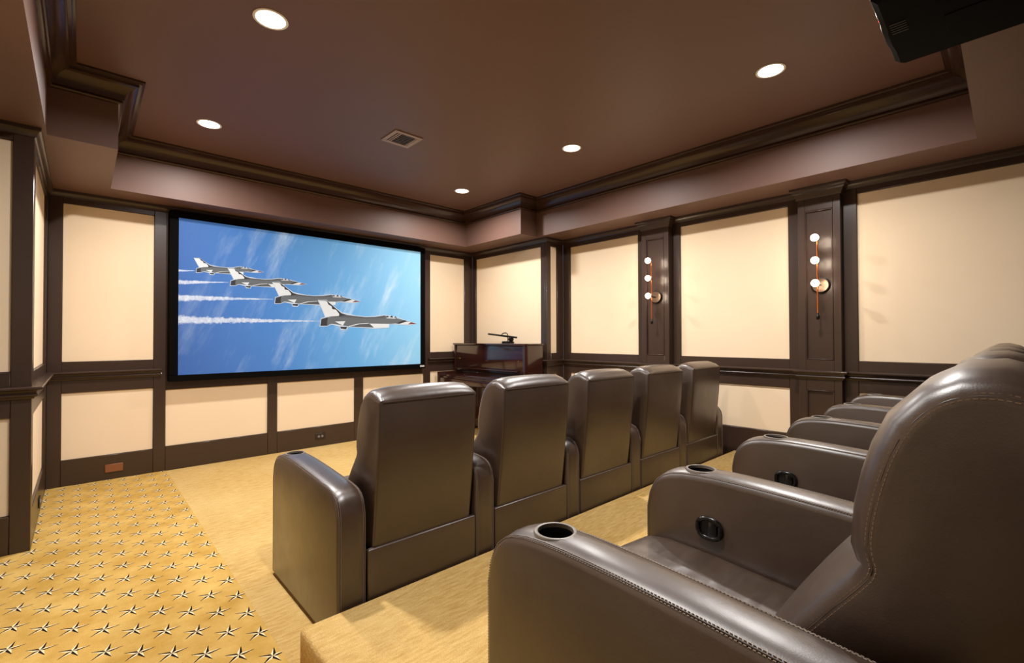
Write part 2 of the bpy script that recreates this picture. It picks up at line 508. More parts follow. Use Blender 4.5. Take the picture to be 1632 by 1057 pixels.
cp = [(0.0, 2.918), (0.010, 2.919), (0.018, 2.922), (0.023, 2.928), (0.024, 2.934), (0.021, 2.940), (0.018, 2.942), (0.030, 2.946), (0.033, 2.960), (0.039, 2.976), (0.049, 2.994), (0.063, 3.010), (0.080, 3.023), (0.098, 3.031), (0.104, 3.033), (0.106, 3.046), (0.122, 3.048), (0.126, 3.056), (0.137, 3.058), (0.138, 3.0695), (0.0, 3.0695)]
bm = bmesh.new()
rings = [[bm.verts.new((c[0] + s[0] * o_, c[1] + s[1] * o_, z)) for o_, z in cp] for c, s in loop]
for A, B in zip(rings, rings[1:] + rings[:1]):
    for i in range(len(cp) - 1):
        bm.faces.new((A[i], A[i + 1], B[i + 1], B[i]))
finish('crown_molding', bm, CROWN, CE, 28)

# ------------------------------------------------------------------ projection screen
SCX, SCZ = 2.0595, 1.7165
SW, SH = 2.746, 1.552
scr = empty('projection_screen', (SCX, FRONT, SCZ))
tag(scr, 'wide black framed projection screen showing four grey jets in blue sky', 'screen')
bm = bmesh.new()
ow, oh, iw, ih = 1.446, 0.838, SW / 2, SH / 2
for (a, b, c, d2) in ((-ow, ow, -oh, -ih), (-ow, ow, ih, oh), (-ow, -iw, -ih, ih), (iw, ow, -ih, ih)):
    box(bm, a, b, -0.104, -0.001, c, d2, 0, 0.004)
finish('frame', bm, BLACK_VELVET, scr, 40)
PICT, p, t = new_mat('projected_sky', (0, 0, 1, 1), 0.6, spec=0.2)
sep = t.n('ShaderNodeSeparateXYZ'); t.put(sep.inputs[0], t.obj())
u = t.m('ADD', t.m('DIVIDE', sep.outputs[0], SW), 0.5)
v = t.m('ADD', t.m('DIVIDE', sep.outputs[2], SH), 0.5)
g = t.m('ADD', t.m('MULTIPLY', u, 0.85), t.m('MULTIPLY', v, 0.10))
cr = t.n('ShaderNodeValToRGB'); t.put(cr.inputs[0], g)
els = cr.color_ramp.elements
els[0].position = 0.0; els[0].color = srgb(62, 98, 165)
els[1].position = 0.95; els[1].color = srgb(156, 212, 240)
e = els.new(0.30); e.color = srgb(74, 126, 194)
e = els.new(0.60); e.color = srgb(104, 168, 220)
mp = t.n('ShaderNodeMapping'); t.put(mp.inputs[0], t.obj()); mp.inputs[2].default_value = (0, math.radians(-22), 0)
cl = t.noise(mp.outputs[0], 1.9, 5, 0.6, (2.2, 1.0, 0.55))
cl2 = t.noise(mp.outputs[0], 5.5, 5, 0.65, (2.0, 1.0, 0.4))
cmask = t.m('MULTIPLY', t.ramp(cl, 0.50, 0.72), t.ramp(cl2, 0.35, 0.7), clamp=True)
cmask = t.m('MULTIPLY', cmask, t.ramp(u, 0.08, 0.4, 0.25, 0.75))
sky = t.mix(cmask, cr.outputs[0], srgb(214, 232, 246))
puff = t.noise(t.obj(), 26.0, 5, 0.7)
trail = None
for (ue, v0, v1, hw) in ((0.822, 1.969, 1.982, 0.014), (1.119, 1.855, 1.889, 0.028), (1.544, 1.700, 1.734, 0.040), (2.059, 1.484, 1.502, 0.052)):
    un = (ue - (SCX - SW / 2)) / SW
    f = t.ramp(u, 0.0, un, 0.0, 1.0)
    zc = t.m('ADD', v0 - SCZ, t.m('MULTIPLY', f, v1 - v0))
    wv = t.m('MULTIPLY', t.m('SUBTRACT', 1.06, f), hw * 0.88)
    wv = t.m('MULTIPLY', wv, t.ramp(puff, 0.3, 0.7, 0.55, 1.25))
    dist = t.m('DIVIDE', t.m('ABSOLUTE', t.m('SUBTRACT', sep.outputs[2], zc)), wv)
    k_ = t.m('MULTIPLY', t.ramp(dist, 0.55, 1.05, 1.0, 0.0), t.m('LESS_THAN', u, un))
    trail = k_ if trail is None else t.m('MAXIMUM', trail, k_)
sky = t.mix(t.m('MULTIPLY', trail, 0.78), sky, t.mix(t.ramp(puff, 0.3, 0.7), srgb(170, 186, 214), srgb(240, 243, 248)))
PICT_EMIT = 0.48
t.put(p.inputs['Base Color'], t.mix(0.45, sky, (0, 0, 0, 1)))
t.put(p.inputs['Emission Color'], sky)
p.inputs['Emission Strength'].default_value = PICT_EMIT
boxobj('picture', -iw, iw, -0.094, -0.080, -ih, ih, PICT, scr)

def pict_mat(name, c):
    return new_mat(name, tuple(q * 0.55 for q in c[:3]) + (1,), 0.6, spec=0.2, emit=c, estr=PICT_EMIT)[0]
JET = {k_: pict_mat('jet_' + k_, c) for k_, c in dict(outline=srgb(196, 208, 220), grey=srgb(100, 104, 108), dark=srgb(56, 54, 58), mid=srgb(86, 88, 92), white=srgb(214, 217, 220), red=srgb(120, 60, 58)).items()}
JKEYS = list(JET)
POLY = [
 ('outline', [(-0.011, -0.035), (0.003, 0.065), (0.053, 0.08), (-0.032, 0.282), (0.072, 0.288), (0.116, 0.247), (0.257, 0.145), (0.441, 0.11), (0.568, 0.104), (0.698, 0.112), (0.813, 0.133), (0.958, 0.118), (1.086, 0.083), (1.324, 0.024), (1.174, -0.001), (0.986, 0.01), (0.895, 0.009), (0.886, -0.038), (0.679, -0.051), (0.441, -0.038), (0.336, -0.033), (0.318, -0.072), (0.24, -0.07), (0.228, -0.029), (0.128, -0.007), (0.082, -0.03)]),
 ('grey', [(-0.003, -0.026), (0.01, 0.057), (0.082, 0.079), (0.198, 0.094), (0.24, 0.124), (0.318, 0.115), (0.441, 0.103), (0.568, 0.095), (0.698, 0.102), (0.819, 0.124), (0.958, 0.103), (1.072, 0.078), (1.174, 0.054), (1.312, 0.024), (1.174, 0.011), (0.986, 0.022), (0.902, 0.015), (0.62, 0.011), (0.672, -0.037), (0.342, -0.027), (0.198, -0.006), (0.128, 0.002), (0.082, -0.023)]),
 ('dark', [(-0.003, -0.026), (0.01, 0.057), (0.089, 0.081), (0.08, 0.033), (0.078, -0.023)]),
 ('mid', [(0.093, 0.085), (0.24, 0.124), (0.318, 0.115), (0.441, 0.103), (0.568, 0.095), (0.698, 0.102), (0.819, 0.124), (0.958, 0.103), (0.902, 0.089), (0.568, 0.078), (0.318, 0.085)]),
 ('dark', [(-0.018, 0.279), (0.07, 0.282), (0.252, 0.133), (0.318, 0.116), (0.228, 0.094), (0.16, 0.11)]),
 ('white', [(-0.018, 0.275), (0.065, 0.275), (0.081, 0.261), (0.091, 0.234), (0.132, 0.212), (0.139, 0.181), (0.186, 0.173), (0.224, 0.124), (0.222, 0.1), (0.059, 0.085), (0.043, 0.135)]),
 ('white', [(0.172, 0.03), (0.301, 0.037), (0.27, -0.017)]),
 ('dark', [(0.236, -0.032), (0.325, -0.031), (0.312, -0.064), (0.244, -0.055)]),
 ('mid', [(0.342, -0.026), (0.479, 0.005), (0.613, 0.017), (0.675, -0.036), (0.441, -0.032)]),
 ('white', [(0.342, -0.023), (0.466, 0.01), (0.607, 0.021), (0.604, 0.015), (0.479, 0.003), (0.355, -0.028)]),
 ('white', [(0.613, 0.014), (0.888, 0.015), (0.886, -0.025), (0.685, -0.039)]),
 ('white', [(0.826, 0.127), (0.847, 0.1), (0.881, 0.129), (0.895, 0.101), (0.93, 0.13), (0.951, 0.103), (1.015, 0.102), (0.972, 0.086), (0.854, 0.088)]),
 ('dark', [(0.844, 0.097), (0.874, 0.126), (0.888, 0.099)]),
 ('dark', [(0.899, 0.099), (0.93, 0.13), (0.951, 0.098)]),
 ('dark', [(0.961, 0.098), (0.98, 0.117), (1.007, 0.097)]),
 ('dark', [(0.986, 0.022), (1.115, 0.069), (1.156, 0.059), (1.043, 0.019)]),
 ('white', [(1.043, 0.019), (1.159, 0.051), (1.221, 0.042), (1.174, 0.014)]),
 ('red', [(1.168, 0.014), (1.218, 0.043), (1.312, 0.024)]),
]
from mathutils.geometry import tessellate_polygon
for j, (jx, jz, sc, rot) in enumerate(((0.833, 1.978, 0.473, 3.55), (1.133, 1.872, 0.590, 3.1), (1.566, 1.710, 0.762, 1.7), (2.065, 1.471, 1.0, 0.0))):
    bm = bmesh.new()
    ca, sa = math.cos(math.radians(rot)), math.sin(math.radians(rot))
    for li, (key, pts) in enumerate(POLY):
        yy = -0.0945 - 0.0009 * j - 0.00004 * li
        P3 = [Vector((jx - SCX + sc * (a * ca - b * sa), yy, jz - SCZ + sc * (a * sa + b * ca))) for a, b in pts]
        vs_ = [bm.verts.new(q) for q in P3]
        for tri in tessellate_polygon([[Vector((q.x, q.z, 0)) for q in P3]]):
            try:
                f = bm.faces.new([vs_[i] for i in tri]); f.material_index = JKEYS.index(key)
                f.normal_update()
                if f.normal.y > 0: f.normal_flip()
            except ValueError:
                pass
    finish('jet_image', bm, [JET[q] for q in JKEYS], scr, recalc=False)
bm = bmesh.new()
box(bm, 1.362, 1.428, -0.107, -0.104, -0.818, -0.796, 0, 0.001)
bdg = finish('maker_badge', bm, BADGE, scr)
boxobj('badge_print', 1.371, 1.419, -0.1075, -0.1069, -0.812, -0.802, new_mat('badge_grey', srgb(150, 150, 154), 0.4)[0], bdg)

# ------------------------------------------------------------------ downlights
for (x, y, lab) in ((0.752, 4.478, 'round white recessed downlight over the star carpet, in the row by the screen'),
                    (3.336, 4.478, 'round white recessed downlight over the piano corner, in the row by the screen'),
                    (0.752, 2.771, 'round white recessed downlight over the star carpet, in the middle row'),
                    (3.336, 2.771, 'round white recessed downlight between the piano corner light and the projector-side light'),
                    (3.336, 1.065, 'round white recessed downlight beside the projector, over the rear seating row'),
                    (0.752, 1.065, 'round white recessed downlight over the aisle end of the rear row')):
    r = empty('downlight', (x, y, CEILZ))
    tag(r, lab, 'ceiling light', 'recessed downlights in the tray ceiling')
    finish('trim_ring', lathe(bmesh.new(), [(0.074, -0.0005), (0.088, -0.0005), (0.089, -0.003), (0.085, -0.005), (0.078, -0.005), (0.074, -0.003)], 40, cap=False), WHITE_TRIM, r, 40)
    finish('diffuser', lathe(bmesh.new(), [(0.076, -0.001), (0.076, -0.003), (0.05, -0.006), (0.01, -0.007)], 40), DIFFUSER, r, 60)
    L = bpy.data.lights.new('downlight_lamp', 'AREA')
    L.shape = 'DISK'; L.size = 0.12; L.energy = DOWNLIGHT_W; L.spread = math.radians(162); L.color = DOWNLIGHT_COL
    lo = bpy.data.objects.new('downlight_lamp', L)
    lo.location = (0, 0, -0.010)
    link(lo, r)

# ------------------------------------------------------------------ ceiling vent
vr = empty('air_vent', (2.067, 3.66, CEILZ))
tag(vr, 'square taupe metal air vent with louvred slats set in the brown ceiling', 'vent')
bm = bmesh.new()
V = 0.136
for (a, b, c, d2) in ((-V, V, -V, -0.098), (-V, V, 0.098, V), (-V, -0.098, -0.098, 0.098), (0.098, V, -0.098, 0.098)):
    box(bm, a, b, c, d2, -0.009, -0.0005, 0, 0.003)
finish('flange', bm, VENT_PAINT, vr, 40)
boxobj('duct_opening', -0.098, 0.098, -0.098, 0.098, -0.003, -0.0005, VENT_DARK, vr)
VENT_SLAT = new_mat('brown_vent_slat', srgb(92, 74, 64), 0.45)[0]
for i in range(6):
    y = -0.085 + i * 0.031
    boxobj('slat', -0.045, 0.076, y, y + 0.009, -0.0085, -0.004, VENT_SLAT, vr)
for x in (-0.088, -0.067, 0.082):
    boxobj('slat', x, x + 0.009, -0.098, 0.098, -0.010, -0.003, VENT_PAINT, vr)

# ------------------------------------------------------------------ sconces
def sconce(y, lab):
    r = empty('wall_sconce', (PX + 0.011, y, 1.745))
    tag(r, lab, 'wall lamp', 'copper rod sconces on the right wall pilasters')
    finish('backplate', lathe(bmesh.new(), [(0.001, 0), (0.066, 0), (0.066, -0.012), (0.060, -0.018), (0.001, -0.019)], 32, axis='X'), PLATE_METAL, r, 40)
    finish('backplate_rim', lathe(bmesh.new(), [(0.066, -0.001), (0.070, -0.001), (0.070, -0.020), (0.063, -0.022), (0.063, -0.018)], 32, axis='X', cap=False), BLACK_METAL, r, 40)
    finish('bracket', tube(bmesh.new(), [(-0.018, 0, 0), (-0.095, 0, 0)], 0.007), BLACK_METAL, r, 60)
    finish('rod', tube(bmesh.new(), [(-0.100, 0, -0.245), (-0.100, 0, 0.40)], 0.006, 10), COPPER, r, 60)
    finish('finial', lathe(bmesh.new(), [(0.002, -0.300), (0.012, -0.298), (0.015, -0.280), (0.015, -0.268), (0.007, -0.258), (0.006, -0.245)], 14, (-0.100, 0, 0)), BLACK_METAL, r, 40)
    for z in (0.005, 0.197, 0.388):
        s = finish('socket', lathe(bmesh.new(), [(0.002, 0.004), (0.011, 0.002), (0.013, -0.024), (0.017, -0.040), (0.006, -0.042)], 14, (-0.102, 0, z), 'X'), COPPER, r, 40)
        prof = [(0.030 * math.sin(a) + 0.0004, -0.070 + 0.030 * math.cos(a)) for a in [PI * q / 12 for q in range(13)]]
        finish('globe_bulb', lathe(bmesh.new(), prof, 20, (-0.102, 0, z), 'X'), BULB, s, 80)
        L = bpy.data.lights.new('bulb_lamp', 'POINT')
        L.energy = BULB_W; L.color = (1.0, 0.80, 0.58); L.shadow_soft_size = 0.034
        lo = bpy.data.objects.new('bulb_lamp', L); lo.location = (-0.172, 0, z)
        link(lo, r)
sconce(2.676, 'three globe copper rod sconce on the pilaster nearer the piano')
sconce(1.112, 'three globe copper rod sconce on the pilaster above the rear row armrests')

# ------------------------------------------------------------------ recliners
AW = 0.13          # arm width
PITCH_X = 0.725    # arm to arm
BAY = PITCH_X - AW
def uy(u): return 0.45 - u

ARM_PTS = [(0.0, 0.012), (0.0, 0.30), (0.0, 0.53), (0.012, 0.592), (0.045, 0.640), (0.10, 0.664), (0.20, 0.6725), (0.33, 0.6705), (0.50, 0.662), (0.68, 0.650), (0.80, 0.641), (0.85, 0.627), (0.882, 0.594), (0.895, 0.54), (0.895, 0.30), (0.895, 0.012)]
ARM_PROF = [(uy(a), b) for a, b in ARM_PTS]
_arm = smooth_poly(ARM_PROF[2:-2], False, 1)
ARM_LOOP = [ARM_PROF[0], ARM_PROF[1]] + _arm + [ARM_PROF[-2], ARM_PROF[-1]]
CUP_U, CUP_R = 0.165, 0.044

def make_arm_mesh():
    bm = bmesh.new()
    h = AW / 2
    sl = [(-h, 0.014), (-h + 0.003, 0.006), (-h + 0.008, 0.0015), (-h + 0.012, 0.0025), (-h + 0.018, 0.0), (-0.02, 0.0), (0.02, 0.0), (h - 0.018, 0.0), (h - 0.012, 0.0025), (h - 0.008, 0.0015), (h - 0.003, 0.006), (h, 0.014)]
    def crown(x, y, z):
        if z < 0.5: return (0, 0)
        kx = 1 - (x / h) ** 2
        d = (y - uy(0.30))
        dip = 0.0
        return (0, 0.013 * kx * min(1, (z - 0.5) / 0.12) - dip)
    loft(bm, ARM_LOOP, sl, crown)
    a = finish('armrest', bm, LEATHER, None, 32)
    b = bmesh.new()
    lathe(b, [(CUP_R, 0.58), (CUP_R, 0.75)], 32, (0.004, uy(CUP_U), 0))
    c = finish('cup_cutter', b, CUP_IN)
    md = a.modifiers.new('cup', 'BOOLEAN'); md.operation = 'DIFFERENCE'; md.object = c; md.solver = 'EXACT'
    dg = bpy.context.evaluated_depsgraph_get()
    me = bpy.data.meshes.new_from_object(a.evaluated_get(dg))
    bpy.data.objects.remove(a); bpy.data.objects.remove(c)
    me.name = 'armrest'
    while len(me.materials) > 1:
        me.materials.pop()
    if len(me.materials) == 0: me.materials.append(LEATHER)
    for q in me.polygons: q.use_smooth = True
    me.set_sharp_from_angle(angle=math.radians(32))
    return me

def arm_norm_path(x):
    path = [(x, y, z + 0.0125 * (1 - (x / (AW / 2)) ** 2) * max(0, min(1, (z - 0.5) / 0.12))) for y, z in ARM_LOOP]
    return path

def make_arm_stitches():
    bm = bmesh.new()
    for s in (-1, 1):
        for xo in (0.0490, 0.0570):
            def nrm(c, d, s=s):
                up = Vector((1, 0, 0)).cross(d)
                if up.z < 0 and abs(d.y) > 0.2: up = -up
                if abs(d.y) <= 0.2:
                    up = Vector((0, 1 if c.y > 0 else -1, 0))
                return ((1, 0, 0), tuple(up.normalized()))
            stitches(bm, arm_norm_path(s * xo), nrm, 0.0)
    return finish('stitching', bm, THREAD, None, recalc=False).data

def make_arm_welt():
    bm = bmesh.new()
    for s in (-1, 1):
        path = [(s * 0.053, y, z) for _, y, z in arm_norm_path(s * 0.053)]
        tube(bm, path, 0.0018, 6)
    o_ = finish('welt', bm, SEAM, None, 60)
    return o_.data

BACK_PTS = [(0.885, 0.36), (0.50, 0.36), (0.515, 0.46), (0.555, 0.545), (0.605, 0.622), (0.655, 0.692), (0.690, 0.738), (0.708, 0.765), (0.700, 0.790), (0.704, 0.840), (0.715, 0.895), (0.729, 0.945), (0.750, 0.995), (0.783, 1.036), (0.822, 1.057), (0.868, 1.060), (0.915, 1.046), (0.944, 1.026), (0.947, 1.016), (0.935, 0.80), (0.912, 0.58), (0.890, 0.40)]
BACK_PROF = [(uy(a), b) for a, b in BACK_PTS]
BW = 0.268
def make_back():
    bm = bmesh.new()
    sl = [(-BW, 0.030), (-BW + 0.003, 0.017), (-BW + 0.010, 0.007), (-BW + 0.018, 0.004), (-BW + 0.028, 0.0005), (-0.18, 0.0), (-0.09, 0.0), (0, 0.0)]
    sl = sl + [(-x, d) for x, d in reversed(sl[:-1])]
    def crown(x, y, z):
        kx = max(0.0, 1 - (x / BW) ** 4)
        front = 1.0 if y > uy(0.80) and z > 0.5 else 0.0
        top = max(0.0, min(1.0, (z - 1.0) / 0.05))
        return (0.022 * kx * front * (1 - top), 0.020 * kx * top)
    prof = BACK_PROF
    loft(bm, prof, sl, crown, [0.3 if a > 0.93 or (a > 0.88 and b < 0.9) else 1.0 for a, b in BACK_PTS])
    return finish('backrest', bm, LEATHER, None, 38).data

def back_side_path(x, d, i0=3, i1=19):
    ps = inset(BACK_PROF, d)[i0:i1]
    ps = smooth_poly(ps, False, 2)
    return [(x, y, z) for y, z in ps]

def make_back_stitches():
    bm = bmesh.new()
    for s in (-1, 1):
        for x, d in ((0.2655, 0.0228), (0.2628, 0.0150)):
            pth = back_side_path(s * x, d)
            cy, cz = uy(0.82), 0.8
            def nrm(c, dd, s=s):
                side = Vector((1, 0, 0)).cross(dd).normalized()
                up = Vector((s * 0.8, 0, 0)) + (Vector((0, c.y - cy, c.z - cz)).normalized() * 0.5)
                return (tuple(side), tuple(up.normalized()))
            stitches(bm, pth, nrm, 0.0, 0.0050, 0.0078, 0.0012, 0.0010)
    return finish('stitching', bm, THREAD, None, recalc=False).data

def make_back_welt():
    bm = bmesh.new()
    for s in (-1, 1):
        tube(bm, back_side_path(s * 0.2640, 0.0185), 0.0018, 6)
    # rear top and rear side seams
    pr = inset(BACK_PROF, 0.0)
    tube(bm, [(-0.25, pr[18][0] - 0.0, pr[18][1] + 0.004), (0.25, pr[18][0] - 0.0, pr[18][1] + 0.004)], 0.003, 6)
    for s in (-1, 1):
        tube(bm, [(s * 0.2595, y + 0.004, z) for y, z in pr[18:22]], 0.003, 6)
    return finish('welt', bm, SEAM, None, 60).data

SEAT_PTS = [(0.012, 0.10), (0.004, 0.30), (0.0, 0.40), (0.006, 0.428), (0.030, 0.446), (0.09, 0.456), (0.25, 0.450), (0.42, 0.436), (0.60, 0.420), (0.60, 0.10)]
def make_seat():
    bm = bmesh.new()
    h = BAY / 2 - 0.002
    sl = [(-h, 0.022), (-h + 0.006, 0.010), (-h + 0.018, 0.003), (-h + 0.05, 0), (-0.12, 0), (0, 0)]
    sl = sl + [(-x, d) for x, d in reversed(sl[:-1])]
    def crown(x, y, z):
        kx = max(0.0, 1 - (x / h) ** 2)
        return (0.010 * kx if y > uy(0.05) else 0, 0.012 * kx if z > 0.40 else 0)
    loft(bm, [(uy(a), b) for a, b in SEAT_PTS], sl, crown)
    return finish('seat', bm, LEATHER_SEAT, None, 35).data

def simple_data(name, bm, mat, sm=40):
    o_ = finish(name, bm, mat, None, sm)
    return o_.data

tmp_before = set(bpy.data.objects)
D = {}
D['armrest'] = make_arm_mesh()
D['arm_stitch'] = make_arm_stitches()
D['arm_welt'] = make_arm_welt()
D['backrest'] = make_back()
D['back_stitch'] = make_back_stitches()
D['back_welt'] = make_back_welt()
D['seat'] = make_seat()
bm = bmesh.new()
box(bm, -BAY / 2 + 0.003, BAY / 2 - 0.003, uy(0.900), uy(0.872), 0.015, 0.382, 0, 0.008, 3)
D['base_panel'] = simple_data('base_panel', bm, LEATHER)
bm = bmesh.new()
box(bm, -BAY / 2 + 0.004, BAY / 2 - 0.004, uy(0.045), uy(-0.004), 0.04, 0.285, 0, 0.014, 3)
D['footrest'] = simple_data('footrest', bm, LEATHER)
cz = 0.6815
D['cup'] = simple_data('cup_holder', lathe(bmesh.new(), [(0.0005, 0.590), (CUP_R - 0.0015, 0.590), (CUP_R - 0.0015, cz - 0.004)], 32, (0.004, uy(CUP_U), 0), cap=False), CUP_IN)
D['cup_rim'] = simple_data('rim', lathe(bmesh.new(), [(CUP_R - 0.003, cz - 0.008), (CUP_R - 0.003, cz + 0.001), (CUP_R, cz + 0.0022), (CUP_R + 0.004, cz + 0.001), (CUP_R + 0.006, cz - 0.003), (CUP_R + 0.006, cz - 0.012)], 32, (0.004, uy(CUP_U), 0), cap=False), CUP_RIM)
# recline control on the inner face of the right arm
bm = bmesh.new()
bx, by, bz = -AW / 2, uy(0.222), 0.520
ring = []
for q in range(32):
    a = 2 * PI * q / 32
    ca, sa = math.cos(a), math.sin(a)
    ring.append((bx - 0.004, by + 0.036 * math.copysign(abs(ca) ** 0.8, ca), bz + 0.030 * math.copysign(abs(sa) ** 0.8, sa)))
tube(bm, ring, 0.0075, 8, True)
D['control'] = simple_data('recline_control', bm, BLACK_PLASTIC, 60)
bm = bmesh.new()
f = [bm.verts.new((bx - 0.0015, q[1], q[2])) for q in ring]
bm.faces.new(f)
f2 = [bm.verts.new((bx + 0.006, by + (q[1] - by) * 0.8, bz + (q[2] - bz) * 0.8)) for q in ring]
D['control_cup'] = simple_data('control_cup', bm, CUP_IN, None)
bm = bmesh.new()
box(bm, bx - 0.009, bx - 0.001, by - 0.026, by + 0.002, bz - 0.024, bz + 0.024, 0, 0.004, 2)
D['lever'] = simple_data('lever', bm, BLACK_PLASTIC)
for o_ in set(bpy.data.objects) - tmp_before:
    bpy.data.objects.remove(o_)

def inst(name, data, parent, loc=(0, 0, 0)):
    o_ = bpy.data.objects.new(name, data)
    o_.location = loc
    return link(o_, parent)

def add_arm(root, dx, control):
    a = inst('armrest', D['armrest'], root, (dx, 0, 0))
    tag(inst('stitching', D['arm_stitch'], a), kind='stuff')
    inst('welt', D['arm_welt'], a)
    inst('cup_holder', D['cup'], a)
    inst('cup_holder_rim', D['cup_rim'], a)
    if control:
        inst('recline_control', D['control'], a)
        inst('control_cup', D['control_cup'], a)
        inst('lever', D['lever'], a)

def recliner(xc, yfront, z, first, lab, grp):
    r = empty('recliner', (xc, yfront - 0.45, z))
    tag(r, lab, 'recliner', grp)
    inst('seat', D['seat'], r)
    b = inst('backrest', D['backrest'], r)
    tag(inst('stitching', D['back_stitch'], b), kind='stuff')
    inst('welt', D['back_welt'], b)
    inst('base_panel', D['base_panel'], r)
    inst('footrest', D['footrest'], r)
    add_arm(r, PITCH_X / 2, True)
    if first:
        add_arm(r, -PITCH_X / 2, False)
    return r

ORD_F = ['brown leather recliner at the star carpet end of the front row', 'brown leather recliner second from the star carpet in the front row',
         'brown leather recliner in the middle of the front row', 'brown leather recliner fourth from the star carpet in the front row',
         'brown leather recliner at the sconce wall end of the front row']
ORD_R = ['brown leather recliner on the platform at the star carpet end of the rear row', 'brown leather recliner on the platform, second from the aisle in the rear row',
         'brown leather recliner on the platform, middle seat of the rear row', 'brown leather recliner on the platform, fourth from the aisle in the rear row',
         'brown leather recliner on the platform at the sconce wall end of the rear row']
for i in range(5):
    recliner(0.775 + AW / 2 + PITCH_X / 2 + i * PITCH_X, 2.795, 0.0, i == 0, ORD_F[i], 'front row recliners')
for i in range(5):
    recliner(0.720 + AW / 2 + PITCH_X / 2 + i * PITCH_X, 0.872, PLAT_H, i == 0, ORD_R[i], 'rear row recliners on the platform')

# ------------------------------------------------------------------ upright piano
pr = empty('upright_piano', (4.2, 4.85, 0))
tag(pr, 'polished mahogany upright piano with closed lid in the alcove beside the screen', 'piano')
def pb(name, x0, x1, y0, y1, z0, z1, mat=MAHOGANY, bev=0.004, parent=None):
    return boxobj(name, x0 - 4.2, x1 - 4.2, y0 - 4.85, y1 - 4.85, z0, z1, mat, parent or pr, bev, 2)
PY0, PY1 = 4.11, 5.60
pb('case', 4.06, 4.350, PY0 + 0.03, PY1 - 0.03, 0.06, 1.195)
pb('side_panel', 4.025, 4.355, PY0, PY0 + 0.032, 0.0, 1.20)
pb('side_panel', 4.025, 4.355, PY1 - 0.032, PY1, 0.0, 1.20)
pb('top_lid', 4.010, 4.362, PY0 - 0.012, PY1 + 0.012, 1.198, 1.222)
fp = pb('front_panel', 4.035, 4.062, PY0 + 0.04, PY1 - 0.04, 0.83, 1.19)
for yy in (PY0 + 0.12, PY1 - 0.12):
    finish('knob', lathe(bmesh.new(), [(0.001, -0.008), (0.007, -0.006), (0.007, 0.0)], 12, (4.035 - 4.2, yy - 4.85, 1.00), 'X'), BRASS, fp, 40)
pb('music_ledge', 3.985, 4.04, PY0 + 0.10, PY1 - 0.10, 0.862, 0.876, bev=0.003)
pb('key_bed', 3.735, 4.06, PY0 + 0.02, PY1 - 0.0, 0.66, 0.735)
fb = pb('fallboard', 3.77, 4.04, PY0 + 0.06, PY1 - 0.045, 0.737, 0.792, bev=0.012)
pb('fallboard_strip', 3.752, 3.772, PY0 + 0.06, PY1 - 0.045, 0.737, 0.760, bev=0.004)
for yy in (PY0, PY1 - 0.045):
    pb('cheek', 3.725, 4.03, yy, yy + 0.045, 0.655, 0.815, bev=0.010)
pb('bottom_panel', 4.045, 4.062, PY0 + 0.04, PY1 - 0.04, 0.09, 0.655)
for yy in (PY0 + 0.01, PY1 - 0.075):
    pb('leg', 3.765, 3.825, yy, yy + 0.062, 0.06, 0.657, bev=0.006)
    pb('toe_block', 3.735, 4.06, yy - 0.004, yy + 0.066, 0.0, 0.062, bev=0.006)
for k_ in (-0.09, 0, 0.09):
    finish('pedal', tube(bmesh.new(), [(4.05 - 4.2, k_, 0.075), (3.97 - 4.2, k_, 0.070), (3.93 - 4.2, k_, 0.062)], [0.009, 0.012, 0.014], 10), BRASS, pr, 60)

# piano lamp on the lid
lr = empty('piano_lamp', (4.20, 4.61, 1.222))
tag(lr, 'slim black piano lamp with long horizontal bar head on the piano lid', 'lamp')
finish('base', lathe(bmesh.new(), [(0.001, 0.0005), (0.085, 0.0005), (0.085, 0.020), (0.075, 0.030), (0.001, 0.032)], 28), BLACK_METAL, lr, 40)
finish('stem', tube(bmesh.new(), [(0, 0, 0.03), (0, 0, 0.10), (0, 0.01, 0.128), (0, 0.04, 0.142), (0, 0.09, 0.138), (0, 0.12, 0.125), (0, 0.125, 0.112)], 0.007, 8), BLACK_METAL, lr, 60)
finish('bar_head', tube(bmesh.new(), [(0.0, -0.175, 0.078), (0.0, -0.17, 0.079), (0.0, 0.405, 0.130), (0.0, 0.41, 0.1305)], [0.008, 0.013, 0.013, 0.008], 10), BLACK_METAL, lr, 60)
finish('counterweight', lathe(bmesh.new(), [(0.001, -0.03), (0.028, -0.026), (0.03, 0.0), (0.026, 0.022), (0.001, 0.026)], 16, (0, -0.06, 0.056), 'Y'), BLACK_METAL, lr, 50)

# ------------------------------------------------------------------ projector
jr = empty('ceiling_projector', (1.98, 0.03, SOF))
tag(jr, 'black ceiling mounted projector above the rear row', 'projector')
PZ0, PZ1 = 2.300 - SOF, 2.485 - SOF
X0, X1, Y0, Y1 = -0.27, 0.232, -0.30, 0.248
bm = bmesh.new()
